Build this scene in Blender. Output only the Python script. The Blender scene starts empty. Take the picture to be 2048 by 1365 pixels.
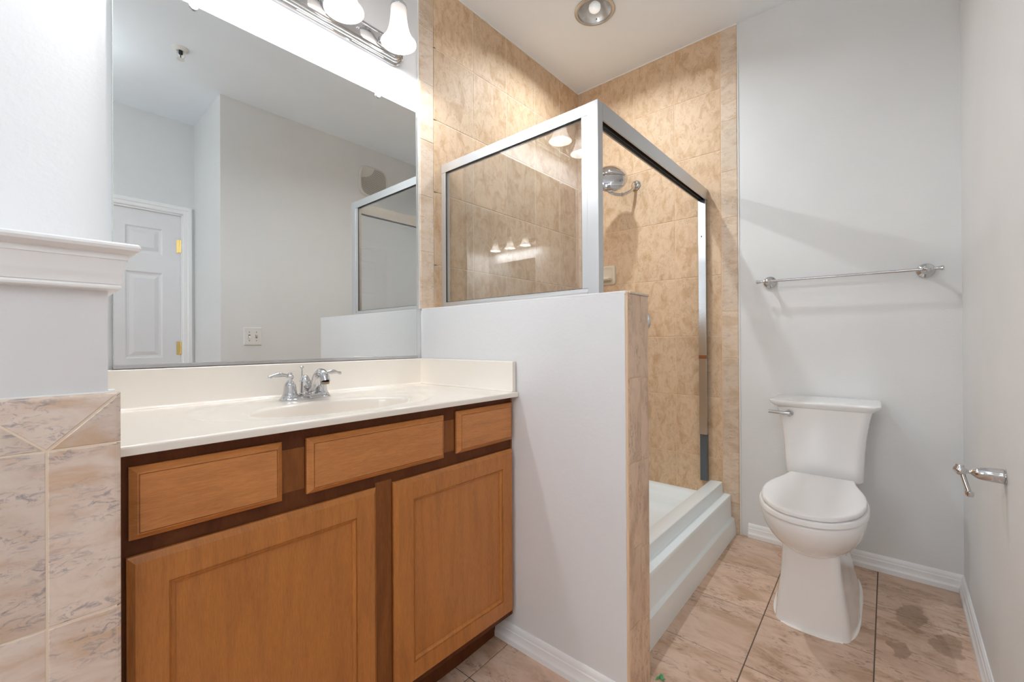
import bpy, bmesh, math, random
from mathutils import Vector, Matrix
random.seed(7)
sc = bpy.context.scene
PI = math.pi

# ------------------------------------------------------------------ camera
cam_d = bpy.data.cameras.new('camera')
cam = bpy.data.objects.new('camera', cam_d)
sc.collection.objects.link(cam)
sc.camera = cam
phi, roll, pitch = .7174, -.0054, .0027
F0 = Vector((math.cos(phi), math.sin(phi), 0)); R0 = Vector((math.sin(phi), -math.cos(phi), 0)); U0 = Vector((0, 0, 1))
F = F0*math.cos(pitch)+U0*math.sin(pitch); U = U0*math.cos(pitch)-F0*math.sin(pitch)
R = R0*math.cos(roll)+U*math.sin(roll); U = U*math.cos(roll)-R0*math.sin(roll)
M = Matrix((R, U, -F)).transposed().to_4x4()
M.translation = Vector((0, -1.6, 1.038))
cam.matrix_world = M
cam_d.sensor_width = 36.0
cam_d.lens = 863.04/2048*36
cam_d.clip_start = 0.02

# ------------------------------------------------------------------ world, exposure, large lights
w = bpy.data.worlds.new('world'); sc.world = w
w.use_nodes = True
w.node_tree.nodes['Background'].inputs[0].default_value = (.8, .85, .9, 1)
w.node_tree.nodes['Background'].inputs[1].default_value = 0.3
sc.view_settings.view_transform = 'Standard'
sc.view_settings.look = 'None'
sc.view_settings.gamma = 1.0
sc.view_settings.use_curve_mapping = False
sc.view_settings.exposure = 0.18
cy = sc.cycles
cy.use_denoising = True
cy.max_bounces = 14; cy.diffuse_bounces = 8; cy.glossy_bounces = 8; cy.transmission_bounces = 8; cy.transparent_max_bounces = 16
cy.caustics_reflective = False; cy.caustics_refractive = False
cy.sample_clamp_indirect = 10.0

BULB_W = 7.4           # each vanity bulb
CAN_W = 10.0           # recessed lamp above the shower
FILL_PANE_E = 6.5             # glow of the unseen window added as soft fill
FILL_BOWL_E = 9.5          # emission of the added fill lamp above the camera
BULB_C = (.97, .98, 1.0)
FILL_BOWL_C = (.92, .97, 1.0)

def area_disc(name, loc, r, watts, col, parent=None):
    l = bpy.data.lights.new(name, 'AREA'); l.shape = 'DISK'; l.size = 2*r; l.energy = watts; l.color = col
    o = bpy.data.objects.new(name, l); o.location = loc
    sc.collection.objects.link(o); o.parent = parent
    return o
def point(name, loc, r, watts, col, parent=None):
    l = bpy.data.lights.new(name, 'POINT'); l.shadow_soft_size = r; l.energy = watts; l.color = col
    o = bpy.data.objects.new(name, l); o.location = loc
    sc.collection.objects.link(o); o.parent = parent
    return o

# ------------------------------------------------------------------ materials
def mat(name, col, rough=.5, metal=0.0, **kw):
    m = bpy.data.materials.new(name); m.use_nodes = True
    p = m.node_tree.nodes['Principled BSDF']
    p.inputs['Base Color'].default_value = (*col, 1)
    p.inputs['Roughness'].default_value = rough
    p.inputs['Metallic'].default_value = metal
    for k, v in kw.items():
        p.inputs[k.replace('_', ' ')].default_value = v
    return m
def nt(m):
    return m.node_tree, m.node_tree.nodes, m.node_tree.links, m.node_tree.nodes['Principled BSDF']
def ramp(n, pts):
    r = n.new('ShaderNodeValToRGB'); e = r.color_ramp.elements
    while len(e) < len(pts): e.new(.5)
    for i, (a, c) in enumerate(pts):
        e[i].position = a; e[i].color = (*c, 1)
    return r
def noise(n, l, vec, scale, detail=4, rough=.55, dist=0.0):
    x = n.new('ShaderNodeTexNoise'); x.inputs['Scale'].default_value = scale
    x.inputs['Detail'].default_value = detail; x.inputs['Roughness'].default_value = rough
    x.inputs['Distortion'].default_value = dist
    if vec is not None: l.new(vec, x.inputs['Vector'])
    return x
def coords(n, l, scale=(1, 1, 1), attr=False, off=(0, 0, 0)):
    tc = n.new('ShaderNodeTexCoord'); mp = n.new('ShaderNodeMapping')
    mp.inputs['Scale'].default_value = scale; mp.inputs['Location'].default_value = off
    l.new(tc.outputs['Object'], mp.inputs['Vector'])
    out = mp.outputs['Vector']
    if attr:
        a = n.new('ShaderNodeAttribute'); a.attribute_name = 'tile_id'
        v = n.new('ShaderNodeVectorMath'); v.operation = 'SCALE'; v.inputs['Scale'].default_value = 7.31
        l.new(a.outputs['Vector'], v.inputs[0])
        s = n.new('ShaderNodeVectorMath'); s.operation = 'ADD'
        l.new(out, s.inputs[0]); l.new(v.outputs[0], s.inputs[1])
        out = s.outputs[0]
    return out
def bump(n, l, p, h, strength, dist=.002):
    b = n.new('ShaderNodeBump'); b.inputs['Strength'].default_value = strength; b.inputs['Distance'].default_value = dist
    l.new(h, b.inputs['Height']); l.new(b.outputs[0], p.inputs['Normal'])
def mix(n, l, f, a, b, mode='MIX'):
    x = n.new('ShaderNodeMixRGB'); x.blend_type = mode
    for i, v in ((0, f), (1, a), (2, b)):
        if isinstance(v, (int, float)): x.inputs[i].default_value = v
        elif isinstance(v, tuple): x.inputs[i].default_value = (*v, 1)
        else: l.new(v, x.inputs[i])
    return x.outputs[0]

def paint(name, col, rough=.55, bs=.25, scale=90):
    m = mat(name, col, rough)
    t, n, l, p = nt(m)
    v = coords(n, l)
    a = noise(n, l, v, scale, 3, .5)
    b = noise(n, l, v, 3.0, 3, .5)
    r = ramp(n, [(.3, tuple(c*.975 for c in col)), (.7, tuple(min(1, c*1.015) for c in col))])
    l.new(b.outputs[0], r.inputs[0]); l.new(r.outputs[0], p.inputs['Base Color'])
    bump(n, l, p, a.outputs[0], bs, .0015)
    return m
wall_white = paint('white_wall_paint', (.76, .765, .775), .5, .35, 70)
wall_grey = paint('pale_grey_wall_paint', (.755, .765, .765), .5, .25, 110)
ceil_paint = paint('ceiling_paint', (.88, .935, .99), .7, .15, 120)
trim_paint = paint('white_trim_paint', (.88, .885, .89), .32, .08, 40)
door_paint = paint('white_door_paint', (.80, .80, .82), .35, .08, 60)
caulk = mat('white_caulk', (.86, .84, .80), .45)

def tile_mat(name, pale, midc, dark, veins, vein_amt, stretch, rough, sc1=9, bs=.25, stains=None, spec=.35):
    m = mat(name, midc, rough)
    t, n, l, p = nt(m)
    v = coords(n, l, stretch, attr=True)
    big = noise(n, l, v, sc1, 6, .6, .6)
    r = ramp(n, [(.36, dark), (.46, midc), (.56, pale), (.68, midc)])
    l.new(big.outputs[0], r.inputs[0])
    fine = noise(n, l, v, sc1*6, 6, .7, 1.2)
    r2 = ramp(n, [(.50, (0, 0, 0)), (.62, (1, 1, 1))])
    l.new(fine.outputs[0], r2.inputs[0])
    gate = noise(n, l, v, sc1*1.3, 2, .5)
    r3 = ramp(n, [(.44, (0, 0, 0)), (.58, (1, 1, 1))])
    l.new(gate.outputs[0], r3.inputs[0])
    g = mix(n, l, 1.0, r2.outputs[0], r3.outputs[0], 'MULTIPLY')
    g = mix(n, l, vein_amt, (0, 0, 0), g)
    c = mix(n, l, g, r.outputs[0], veins)
    a = n.new('ShaderNodeAttribute'); a.attribute_name = 'tile_id'
    h = n.new('ShaderNodeTexWhiteNoise'); h.noise_dimensions = '3D'; l.new(a.outputs['Vector'], h.inputs['Vector'])
    hr = ramp(n, [(0, (.93, .93, .93)), (1, (1.05, 1.04, 1.03))]); l.new(h.outputs[0], hr.inputs[0])
    c = mix(n, l, 1.0, c, hr.outputs[0], 'MULTIPLY')
    if stains:
        tc = n.new('ShaderNodeTexCoord')
        wob = noise(n, l, tc.outputs['Object'], 14, 3, .6)
        add = n.new('ShaderNodeVectorMath'); add.operation = 'MULTIPLY_ADD'
        l.new(wob.outputs[1], add.inputs[0]); add.inputs[1].default_value = (.12, .12, 0); l.new(tc.outputs['Object'], add.inputs[2])
        for (sx, sy, rx, ry) in stains:
            mp = n.new('ShaderNodeMapping'); mp.vector_type = 'TEXTURE'
            mp.inputs['Location'].default_value = (sx+.06, sy+.06, 0); mp.inputs['Scale'].default_value = (rx, ry, 1e3)
            l.new(add.outputs[0], mp.inputs['Vector'])
            ln = n.new('ShaderNodeVectorMath'); ln.operation = 'LENGTH'; l.new(mp.outputs[0], ln.inputs[0])
            rr = ramp(n, [(.0, (.62, .62, .62)), (.82, (.55, .55, .55)), (1.0, (0, 0, 0))])
            l.new(ln.outputs['Value'], rr.inputs[0])
            c = mix(n, l, rr.outputs[0], c, (.26, .16, .095))
    l.new(c, p.inputs['Base Color'])
    bump(n, l, p, fine.outputs[0], bs, .0006)
    p.inputs['Specular IOR Level'].default_value = spec
    return m
shower_tile = tile_mat('tan_wall_tile', (.72, .54, .37), (.655, .465, .30), (.575, .385, .23), (.40, .25, .14), .6, (1.8, 1.8, 1.1), .5, 12, .12, spec=.25)
edge_tile = tile_mat('rosy_bullnose_tile', (.72, .60, .48), (.67, .53, .40), (.61, .46, .32), (.38, .30, .24), .6, (1, 1, 2.2), .42, 9, .1, spec=.3)
pony_tile = tile_mat('pink_beige_tile', (.76, .65, .57), (.70, .57, .48), (.64, .465, .33), (.34, .30, .31), .85, (1, 1, 2.2), .25, 7, .08)
end_tile = tile_mat('brown_edge_tile', (.74, .55, .40), (.66, .475, .335), (.55, .38, .26), (.34, .235, .17), .7, (1.4, 1.4, .6), .35, 11, .1)
floor_tile = tile_mat('brown_slate_look_floor_tile', (.70, .515, .40), (.61, .43, .315), (.50, .33, .22), (.30, .19, .13), .75, (2.0, .75, 1), .4, 6, .45,
                      stains=[(2.235, -1.66, .10, .045), (2.12, -1.745, .075, .055), (1.985, -1.62, .05, .03)])
grout = mat('tan_grout', (.76, .55, .36), .75)
grout_pale = mat('pale_grout', (.82, .70, .56), .7)
grout_floor = mat('dark_floor_grout', (.13, .10, .08), .9)

def wood(name, pale, darkc, stretch, rough=.35):
    m = mat(name, pale, rough)
    t, n, l, p = nt(m)
    v = coords(n, l, stretch)
    a = noise(n, l, v, 6, 6, .6, .8)
    r = ramp(n, [(.3, darkc), (.55, pale), (.8, tuple(c*1.1 for c in pale))])
    l.new(a.outputs[0], r.inputs[0])
    b = noise(n, l, v, 60, 4, .7)
    r2 = ramp(n, [(.35, (.82, .8, .78)), (.6, (1, 1, 1))]); l.new(b.outputs[0], r2.inputs[0])
    c = mix(n, l, 1.0, r.outputs[0], r2.outputs[0], 'MULTIPLY')
    l.new(c, p.inputs['Base Color'])
    bump(n, l, p, b.outputs[0], .12, .0005)
    p.inputs['Coat Weight'].default_value = .15
    p.inputs['Coat Roughness'].default_value = .3
    return m
wood_h = wood('maple_stained_wood_level_grain', (.57, .225, .062), (.47, .18, .048), (.7, 1, 6), .36)
wood_v = wood('maple_stained_wood_upright_grain', (.48, .178, .036), (.395, .142, .029), (6, 1, .7), .36)
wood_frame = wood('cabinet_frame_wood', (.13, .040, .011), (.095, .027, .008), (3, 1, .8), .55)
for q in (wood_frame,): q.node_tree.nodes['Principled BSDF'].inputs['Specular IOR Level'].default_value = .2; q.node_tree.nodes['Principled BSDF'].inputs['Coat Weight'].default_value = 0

counter_m = mat('cultured_marble', (.85, .79, .71), .18)
counter_m.node_tree.nodes['Principled BSDF'].inputs['Coat Weight'].default_value = .4
pan_m = mat('shower_pan_acrylic', (.86, .93, .95), .25)
porcelain = mat('white_porcelain', (.90, .905, .91), .12)
porcelain.node_tree.nodes['Principled BSDF'].inputs['Coat Weight'].default_value = .5
seat_m = mat('white_seat_plastic', (.90, .905, .91), .2)
dish_m = mat('cream_ceramic', (.78, .71, .58), .2)
chrome = mat('chrome', (.62, .62, .63), .06, 1.0)
chrome_soft = mat('brushed_chrome', (.58, .58, .58), .2, 1.0)
alu = mat('bright_aluminium', (.60, .605, .61), .3, .7)
alu_dark = mat('aluminium_jamb', (.62, .63, .65), .22, 1.0)
brass = mat('brass', (.80, .60, .24), .25, 1.0)
dark_m = mat('dark_gap', (.03, .028, .025), .7)
plastic_w = mat('white_plastic', (.78, .78, .76), .35)
clear_p = mat('clear_clip_plastic', (.85, .85, .85), .15)
rust = mat('rusty_metal', (.22, .075, .02), .8)
green_m = mat('green_leaf', (.06, .30, .11), .6)
copper_m = mat('tan_rubber', (.75, .42, .26), .5)
vent_m = mat('grey_vent_plastic', (.66, .65, .62), .45)
slot_m = mat('vent_slot', (.20, .19, .175), .7)
seal_m = mat('blue_grey_vinyl', (.10, .12, .135), .3, .2)
mirror_m = mat('mirror_silver', (.80, .82, .81), .0, 1.0)

gl = bpy.data.materials.new('shower_glass'); gl.use_nodes = True
t_, n_, l_ = gl.node_tree, gl.node_tree.nodes, gl.node_tree.links
n_.clear()
out = n_.new('ShaderNodeOutputMaterial'); mx = n_.new('ShaderNodeMixShader')
tr = n_.new('ShaderNodeBsdfTransparent'); tr.inputs[0].default_value = (.86, .865, .86, 1)
gs = n_.new('ShaderNodeBsdfGlossy'); gs.inputs['Roughness'].default_value = 0.0; gs.inputs[0].default_value = (1, 1, 1, 1)
fr = n_.new('ShaderNodeFresnel'); fr.inputs[0].default_value = 2.0
ge = n_.new('ShaderNodeNewGeometry'); iv = n_.new('ShaderNodeMath'); iv.operation = 'SUBTRACT'; iv.inputs[0].default_value = 1.0
l_.new(ge.outputs['Backfacing'], iv.inputs[1])
mu = n_.new('ShaderNodeMath'); mu.operation = 'MULTIPLY'; l_.new(fr.outputs[0], mu.inputs[0]); l_.new(iv.outputs[0], mu.inputs[1])
l_.new(mu.outputs[0], mx.inputs[0]); l_.new(tr.outputs[0], mx.inputs[1]); l_.new(gs.outputs[0], mx.inputs[2]); l_.new(mx.outputs[0], out.inputs[0])

def shade_material(name, emit):
    m = bpy.data.materials.new(name); m.use_nodes = True
    n, l = m.node_tree.nodes, m.node_tree.links
    p = n['Principled BSDF']; o = n['Material Output']
    p.inputs['Base Color'].default_value = (.72, .71, .70, 1); p.inputs['Roughness'].default_value = .25
    tl = n.new('ShaderNodeBsdfTranslucent'); tl.inputs[0].default_value = (.95, .93, .9, 1)
    a = n.new('ShaderNodeMixShader'); a.inputs[0].default_value = .25
    l.new(p.outputs[0], a.inputs[1]); l.new(tl.outputs[0], a.inputs[2])
    e = n.new('ShaderNodeEmission'); e.inputs[0].default_value = (1, .96, .94, 1)
    tc = n.new('ShaderNodeTexCoord'); sx = n.new('ShaderNodeSeparateXYZ'); l.new(tc.outputs['Object'], sx.inputs[0])
    mr = n.new('ShaderNodeMapRange'); mr.interpolation_type = 'SMOOTHSTEP'
    for q, v in ((1, 2.287+.055), (2, 2.287-.010), (3, .10), (4, emit)): mr.inputs[q].default_value = v
    l.new(sx.outputs['Z'], mr.inputs[0]); l.new(mr.outputs[0], e.inputs[1])
    b = n.new('ShaderNodeAddShader'); l.new(a.outputs[0], b.inputs[0]); l.new(e.outputs[0], b.inputs[1])
    l.new(b.outputs[0], o.inputs[0])
    return m
shade_m = shade_material('frosted_lit_glass', 1.3)
def emis(name, col, s):
    m = mat(name, col, .4); p = m.node_tree.nodes['Principled BSDF']
    p.inputs['Emission Color'].default_value = (*col, 1); p.inputs['Emission Strength'].default_value = s
    return m
bulb_m = emis('lit_bulb', (1, .96, .92), 6.0)
fill_bowl_m = emis('fill_bowl_glow', FILL_BOWL_C, FILL_BOWL_E)
can_bulb_m = emis('shower_lamp_bulb', (.95, .95, .93), .35)
CAN_C = (.87, .945, 1.0)
fill_pane_m = emis('fill_pane_glow', (.89, .95, 1), FILL_PANE_E)

# ------------------------------------------------------------------ mesh helpers
def obj(name, bm, m, parent=None, bevel=0, seg=2, smooth=False, angle=35, sub=0):
    bmesh.ops.recalc_face_normals(bm, faces=bm.faces[:])
    me = bpy.data.meshes.new(name); bm.to_mesh(me); bm.free()
    for x in (m if isinstance(m, (list, tuple)) else [m]): me.materials.append(x)
    o = bpy.data.objects.new(name, me); sc.collection.objects.link(o)
    if parent is not None:
        o.parent = parent
        o.matrix_parent_inverse = Matrix.Translation(-parent.location)
    if smooth:
        for p in me.polygons: p.use_smooth = True
        me.set_sharp_from_angle(angle=math.radians(angle))
    if bevel:
        b = o.modifiers.new('bevel', 'BEVEL'); b.width = bevel; b.segments = seg; b.limit_method = 'ANGLE'; b.angle_limit = math.radians(40)
        b.harden_normals = False
    if sub:
        s = o.modifiers.new('sub', 'SUBSURF'); s.levels = sub; s.render_levels = sub
    return o
def thing(name, label, cat, loc=(0, 0, 0), group=None):
    o = bpy.data.objects.new(name, None); o.location = loc; sc.collection.objects.link(o)
    o.empty_display_size = .1
    o['label'] = label; o['category'] = cat
    if group: o['group'] = group
    return o
def tag(o, label, cat, group=None):
    o['label'] = label; o['category'] = cat
    if group: o['group'] = group
    return o
def struct(o): o['kind'] = 'structure'; return o
def NB(): return bmesh.new()
def box(bm, x0, x1, y0, y1, z0, z1, mi=0):
    v = [bm.verts.new((x, y, z)) for x in (x0, x1) for y in (y0, y1) for z in (z0, z1)]
    fs = [(0, 1, 3, 2), (4, 6, 7, 5), (0, 4, 5, 1), (2, 3, 7, 6), (0, 2, 6, 4), (1, 5, 7, 3)]
    for f in fs:
        g = bm.faces.new([v[i] for i in f]); g.material_index = mi
    return v
def bx(*a):
    bm = NB(); box(bm, *a); return bm
def prism(bm, pts, a, b, axis='z'):
    """pts 2D; axis = extrusion axis; x: (y,z), y: (x,z), z: (x,y)"""
    def P(p, t):
        return {'x': (t, p[0], p[1]), 'y': (p[0], t, p[1]), 'z': (p[0], p[1], t)}[axis]
    A = [bm.verts.new(P(p, a)) for p in pts]; B = [bm.verts.new(P(p, b)) for p in pts]
    n = len(pts)
    bm.faces.new(A); bm.faces.new(B[::-1])
    for i in range(n): bm.faces.new((A[i], A[(i+1) % n], B[(i+1) % n], B[i]))
    return A, B
def ring_loft(bm, rings, cap0=True, cap1=True, closed=False):
    vs = [[bm.verts.new(p) for p in r] for r in rings]
    n = len(vs[0])
    pairs = list(zip(vs[:-1], vs[1:])) + ([(vs[-1], vs[0])] if closed else [])
    for a, b in pairs:
        for i in range(n): bm.faces.new((a[i], a[(i+1) % n], b[(i+1) % n], b[i]))
    if not closed:
        if cap0: bm.faces.new(vs[0][::-1])
        if cap1: bm.faces.new(vs[-1])
    return vs
def lathe(bm, prof, base, axis=(0, 0, 1), n=32, cap0=True, cap1=True):
    """prof: (r, t) along axis from base"""
    ax = Vector(axis).normalized(); b = Vector(base)
    u = ax.orthogonal().normalized(); v = ax.cross(u)
    rings = [[b+ax*t+(u*math.cos(2*PI*k/n)+v*math.sin(2*PI*k/n))*max(r, 1e-4) for k in range(n)] for r, t in prof]
    return ring_loft(bm, rings, cap0, cap1)
def tube(bm, path, rad, n=12, caps=True, flat=None):
    P = [Vector(p) for p in path]; rings = []
    R_ = rad if isinstance(rad, (list, tuple)) else [rad]*len(P)
    up = None
    for i, p in enumerate(P):
        t = (P[min(i+1, len(P)-1)]-P[max(i-1, 0)]).normalized()
        if up is None: up = t.orthogonal().normalized()
        up = (up-t*up.dot(t)).normalized(); s = t.cross(up)
        rings.append([p+(up*math.cos(2*PI*k/n)+s*math.sin(2*PI*k/n))*R_[i] for k in range(n)])
    return ring_loft(bm, rings, caps, caps)
def smooth_path(pts, per=8):
    P = [Vector(p) for p in pts]; P = [P[0]*2-P[1]]+P+[P[-1]*2-P[-2]]; out = []
    for i in range(1, len(P)-2):
        for k in range(per):
            t = k/per; a, b, c, d = P[i-1:i+3]
            out.append(.5*((2*b)+(c-a)*t+(2*a-5*b+4*c-d)*t*t+(3*b-a-3*c+d)*t**3))
    out.append(P[-2]); return out
def interp(tab, t):
    for (a, va), (b, vb) in zip(tab[:-1], tab[1:]):
        if t <= b:
            k = (t-a)/(b-a); return va+(vb-va)*k
    return tab[-1][1]
def sweep(bm, path, prof, side=1, zfun=None, closed_prof=True):
    """path 2D polyline, prof (offset, z) on the side of the path; mitred"""
    P = [Vector(p) for p in path]; rings = []
    for i, p in enumerate(P):
        d0 = (P[i]-P[i-1]).normalized() if i else None
        d1 = (P[i+1]-P[i]).normalized() if i < len(P)-1 else None
        if d0 is None: d0 = d1
        if d1 is None: d1 = d0
        n0 = Vector((-d0.y, d0.x))*side; n1 = Vector((-d1.y, d1.x))*side
        m = (n0+n1).normalized(); k = 1/max(.2, m.dot(n0))
        rings.append([])
        for o, z in prof:
            q = p+m*(o*k); rings[-1].append((q.x, q.y, z+(zfun(q.x) if zfun else 0)))
    ring_loft(bm, rings)
def offset_poly(pts, ds):
    n = len(pts); P = [Vector(p) for p in pts]
    area = sum(P[i].x*P[(i+1) % n].y-P[(i+1) % n].x*P[i].y for i in range(n))
    sg = 1 if area > 0 else -1
    L = []
    for i in range(n):
        a, b = P[i], P[(i+1) % n]; d = (b-a).normalized(); nn = Vector((-d.y, d.x))*sg
        L.append((a+nn*ds[i], d))
    out = []
    for i in range(n):
        (p, d), (q, e) = L[i-1], L[i]
        den = d.x*e.y-d.y*e.x
        t = ((q.x-p.x)*e.y-(q.y-p.y)*e.x)/den
        out.append(p+d*t)
    return out
def tile(bm, pts, fn, lay, tid, th=.008, gap=.0012, r=None, rd=.0018, steps=2):
    """one glazed tile: convex polygon in (u, v); r = per-edge rounding width"""
    n = len(pts); r = r or [.0022]*n
    if max(r) > .004: steps = 4; rd = .006
    base = offset_poly(pts, [gap]*n); rings = [[fn(p.x, p.y, 0) for p in base]]
    for s in range(steps+1):
        a = s/steps*PI/2
        q = offset_poly(base, [x*(1-math.cos(a)) for x in r])
        rings.append([fn(p.x, p.y, th-rd*(1-math.sin(a))) for p in q])
    vs = [[bm.verts.new(c) for c in rg] for rg in rings]
    fs = []
    for a, b in zip(vs[:-1], vs[1:]):
        for i in range(n): fs.append(bm.faces.new((a[i], a[(i+1) % n], b[(i+1) % n], b[i])))
    fs.append(bm.faces.new(vs[-1]))
    for f in fs: f[lay] = tid; f.material_index = 1
def tiles_mesh():
    bm = NB(); lay = bm.faces.layers.float_vector.new('tile_id'); return bm, lay
def rv(): return Vector((random.random(), random.random(), random.random()))
def rect(u0, u1, v0, v1): return [(u0, v0), (u1, v0), (u1, v1), (u0, v1)]

def zf(x): return max(-.0625*(2.5-x), -.09)

XB, XH, XH2, LH, ZH, ZC, W = 2.537, 1.209, 1.358, 1.008, 1.1925, 2.742, 1.828
XL, YD, XQ = -1.55, -2.49, .91
T = .12
# ------------------------------------------------------------------ room shell
def slab(name, a, m): return struct(obj(name, bx(*a), m))
wall_v = slab('wall_north', (XL-T, XB+.01+T, .008, .008+T, -.2, ZC+.1), wall_white)
wall_b = slab('wall_east', (XB+.008, XB+.008+T, -W-T, .008, -.2, ZC+.1), wall_grey)
wall_s = slab('wall_south', (XQ, XB+.008, -W-T, -W, -.2, ZC+.1), wall_grey)
wall_r = slab('wall_return', (XQ, XQ+T, YD, -W-T, -.2, ZC+.1), wall_grey)
bm = NB()
DX0, DX1, DZ = .052, .829, 2.024
box(bm, XL, DX0, YD-T, YD, -.2, ZC+.1); box(bm, DX1, XQ+T, YD-T, YD, -.2, ZC+.1); box(bm, DX0, DX1, YD-T, YD, DZ, ZC+.1)
struct(obj('wall_doorway', bm, wall_grey))
WY0, WY1, WZ0, WZ1 = -1.10, -.63, .95, 2.15
bm = NB(); box(bm, XL-T, XL, YD-T, WY0, -.2, ZC+.1); box(bm, XL-T, XL, WY1, .008, -.2, ZC+.1); box(bm, XL-T, XL, WY0, WY1, -.2, WZ0); box(bm, XL-T, XL, WY0, WY1, WZ1, ZC+.1)
struct(obj('wall_west', bm, wall_grey))
fill_win = thing('added_fill_window', 'x', 'x', (XL, (WY0+WY1)/2, WZ0)); del fill_win['label']; del fill_win['category']; struct(fill_win)  # window added out of view; its glowing panes brighten the room
bm = NB(); zm = (WZ0+WZ1)/2
box(bm, XL-.10, XL-.03, WY0, WY0+.035, WZ0, WZ1); box(bm, XL-.10, XL-.03, WY1-.035, WY1, WZ0, WZ1)
box(bm, XL-.10, XL-.03, WY0+.035, WY1-.035, WZ0, WZ0+.035); box(bm, XL-.10, XL-.03, WY0+.035, WY1-.035, WZ1-.035, WZ1); box(bm, XL-.09, XL-.035, WY0+.035, WY1-.035, zm-.02, zm+.02)
obj('fill_window_frame', bm, trim_paint, fill_win, bevel=.002)
for a, b in ((WZ0+.035, zm-.02), (zm+.02, WZ1-.035)):
    obj('fill_window_pane', bx(XL-.075, XL-.068, WY0+.035, WY1-.035, a, b), fill_pane_m, fill_win)
obj('fill_window_sill', bx(XL-.03, XL+.03, WY0-.02, WY1+.02, WZ0-.02, WZ0), trim_paint, fill_win, bevel=.003)

# ceiling with the round cut-out for the recessed shower lamp
CLX, CLY, CLR = 1.957, -.470, .088
def ceiling():
    bm = NB(); z0, z1 = ZC, ZC+.1
    X0, X1, Y0, Y1 = XL-T, XB+T, YD-T, T
    hx0, hx1, hy0, hy1 = CLX-.2, CLX+.2, CLY-.2, CLY+.2
    box(bm, X0, hx0, Y0, Y1, z0, z1); box(bm, hx1, X1, Y0, Y1, z0, z1)
    box(bm, hx0, hx1, Y0, hy0, z0, z1); box(bm, hx0, hx1, hy1, Y1, z0, z1)
    n = 48; circ, sq = [], []
    for k in range(n):
        a = 2*PI*k/n; c, s = math.cos(a), math.sin(a); m_ = max(abs(c), abs(s))
        circ.append(bm.verts.new((CLX+CLR*c, CLY+CLR*s, z0)))
        sq.append(bm.verts.new((CLX+.2*c/m_, CLY+.2*s/m_, z0)))
    for k in range(n):
        j = (k+1) % n; bm.faces.new((circ[k], circ[j], sq[j], sq[k]))
    return struct(obj('ceiling', bm, ceil_paint))
ceiling()

# floor: grout bed with slate-look tiles
def floor():
    bm, lay = tiles_mesh()
    xs = [XL-T, XL+.3, -.8, 0, .6, 1.06, 1.5, 2.0, 2.5, XB+T]
    for a, b in zip(xs[:-1], xs[1:]):
        v = [bm.verts.new(c) for c in ((a, YD-T, zf(a)-.0015), (b, YD-T, zf(b)-.0015), (b, .1, zf(b)-.0015), (a, .1, zf(a)-.0015),
                                      (a, YD-T, -.2), (b, YD-T, -.2), (b, .1, -.2), (a, .1, -.2))]
        for f in ((0, 1, 2, 3), (4, 7, 6, 5), (0, 4, 5, 1), (1, 5, 6, 2), (2, 6, 7, 3), (3, 7, 4, 0)):
            bm.faces.new([v[i] for i in f])
    jx = [1.6105-.306*k for k in range(1, 11)][::-1]+[1.6105, 1.921, 2.223, 2.53]
    jy = [-2.56, -2.225, -1.892, -1.558, -1.2255, -.878, -.530, -.20, .005]
    for i in range(len(jx)-1):
        for j in range(len(jy)-1):
            if jx[i] < -1.6: continue
            dx = random.uniform(-.0012, .0012)
            fn = lambda u, v, w_: (u, v, zf(u)-.008+w_)
            tile(bm, rect(jx[i]+dx, jx[i+1]+dx, jy[j], jy[j+1]), fn, lay, rv(), th=.0085, gap=.0016)
    tile(bm, rect(2.53, 2.60, -1.892, -.878), lambda u, v, w_: (u, v, zf(u)-.008+w_), lay, rv(), th=.0085, gap=.0016)
    return struct(obj('floor', bm, [grout_floor, floor_tile]))
floor()

# baseboards
BBP = [(0, 0), (.0165, 0), (.0165, .020), (.0135, .026), (.0115, .030), (.0108, .047), (.0085, .051), (.0078, .062), (.0045, .068), (.003, .0705), (0, .0705)]
def bboard(name, path, side):
    bm = NB(); sweep(bm, path, BBP, side, zf)
    return struct(obj(name, bm, trim_paint, smooth=True, angle=25))
bb = NB(); sweep(bb, [(XB+.008, -1.036), (XB+.008, -W), (1.95, -W), (1.5, -W), (1.06, -W), (XQ, -W), (XQ, YD), (XQ-.018, YD)], BBP, -1, zf)
struct(obj('baseboard_east', bb, trim_paint, smooth=True, angle=25))
bboard('baseboard_partition', [(XH, -.463), (XH, -LH+.01)], -1)
bboard('baseboard_doorway', [(-.01, YD), (XL, YD), (XL, 0)], -1)

# partition (half-height wall) beside the vanity
pw = struct(obj('wall_partition', bx(XH, XH2-.008, -LH+.009, .008, -.2, ZH-.008), wall_white, bevel=.002))
bm = NB(); box(bm, XH, XH+.014, -LH+.006, .0, ZH-.010, ZH)
obj('painted_top_edge', bm, wall_white, pw, bevel=.002)
# tiled end face, top and shower side of the partition
bm, lay = tiles_mesh()
box(bm, XH+.003, XH2-.002, -LH+.002, -LH+.010, -.15, ZH-.003)
fe = lambda u, v, w_: (u, -LH+.008-w_, v)
zs = [ZH-.006, .926, .665, .400, .165, -.15]
for b, a in zip(zs[:-1], zs[1:]):
    tile(bm, rect(XH+.0035, 1.2975, a, b), fe, lay, rv(), gap=.0006, r=[.0018, .0015, .0018, .009])
zs = [ZH-.006, .922, .659, .385, .15, -.15]
for b, a in zip(zs[:-1], zs[1:]):
    tile(bm, rect(1.2975, XH2, a, b), fe, lay, rv(), gap=.0006, r=[.0018, .004, .0018, .0015])
obj('end_tiles', bm, [grout, end_tile], pw)
bm, lay = tiles_mesh()
box(bm, XH+.012, XH2-.002, -LH+.006, 0, ZH-.009, ZH-.003)
ft = lambda u, v, w_: (u, v, ZH-.008+w_)
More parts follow.
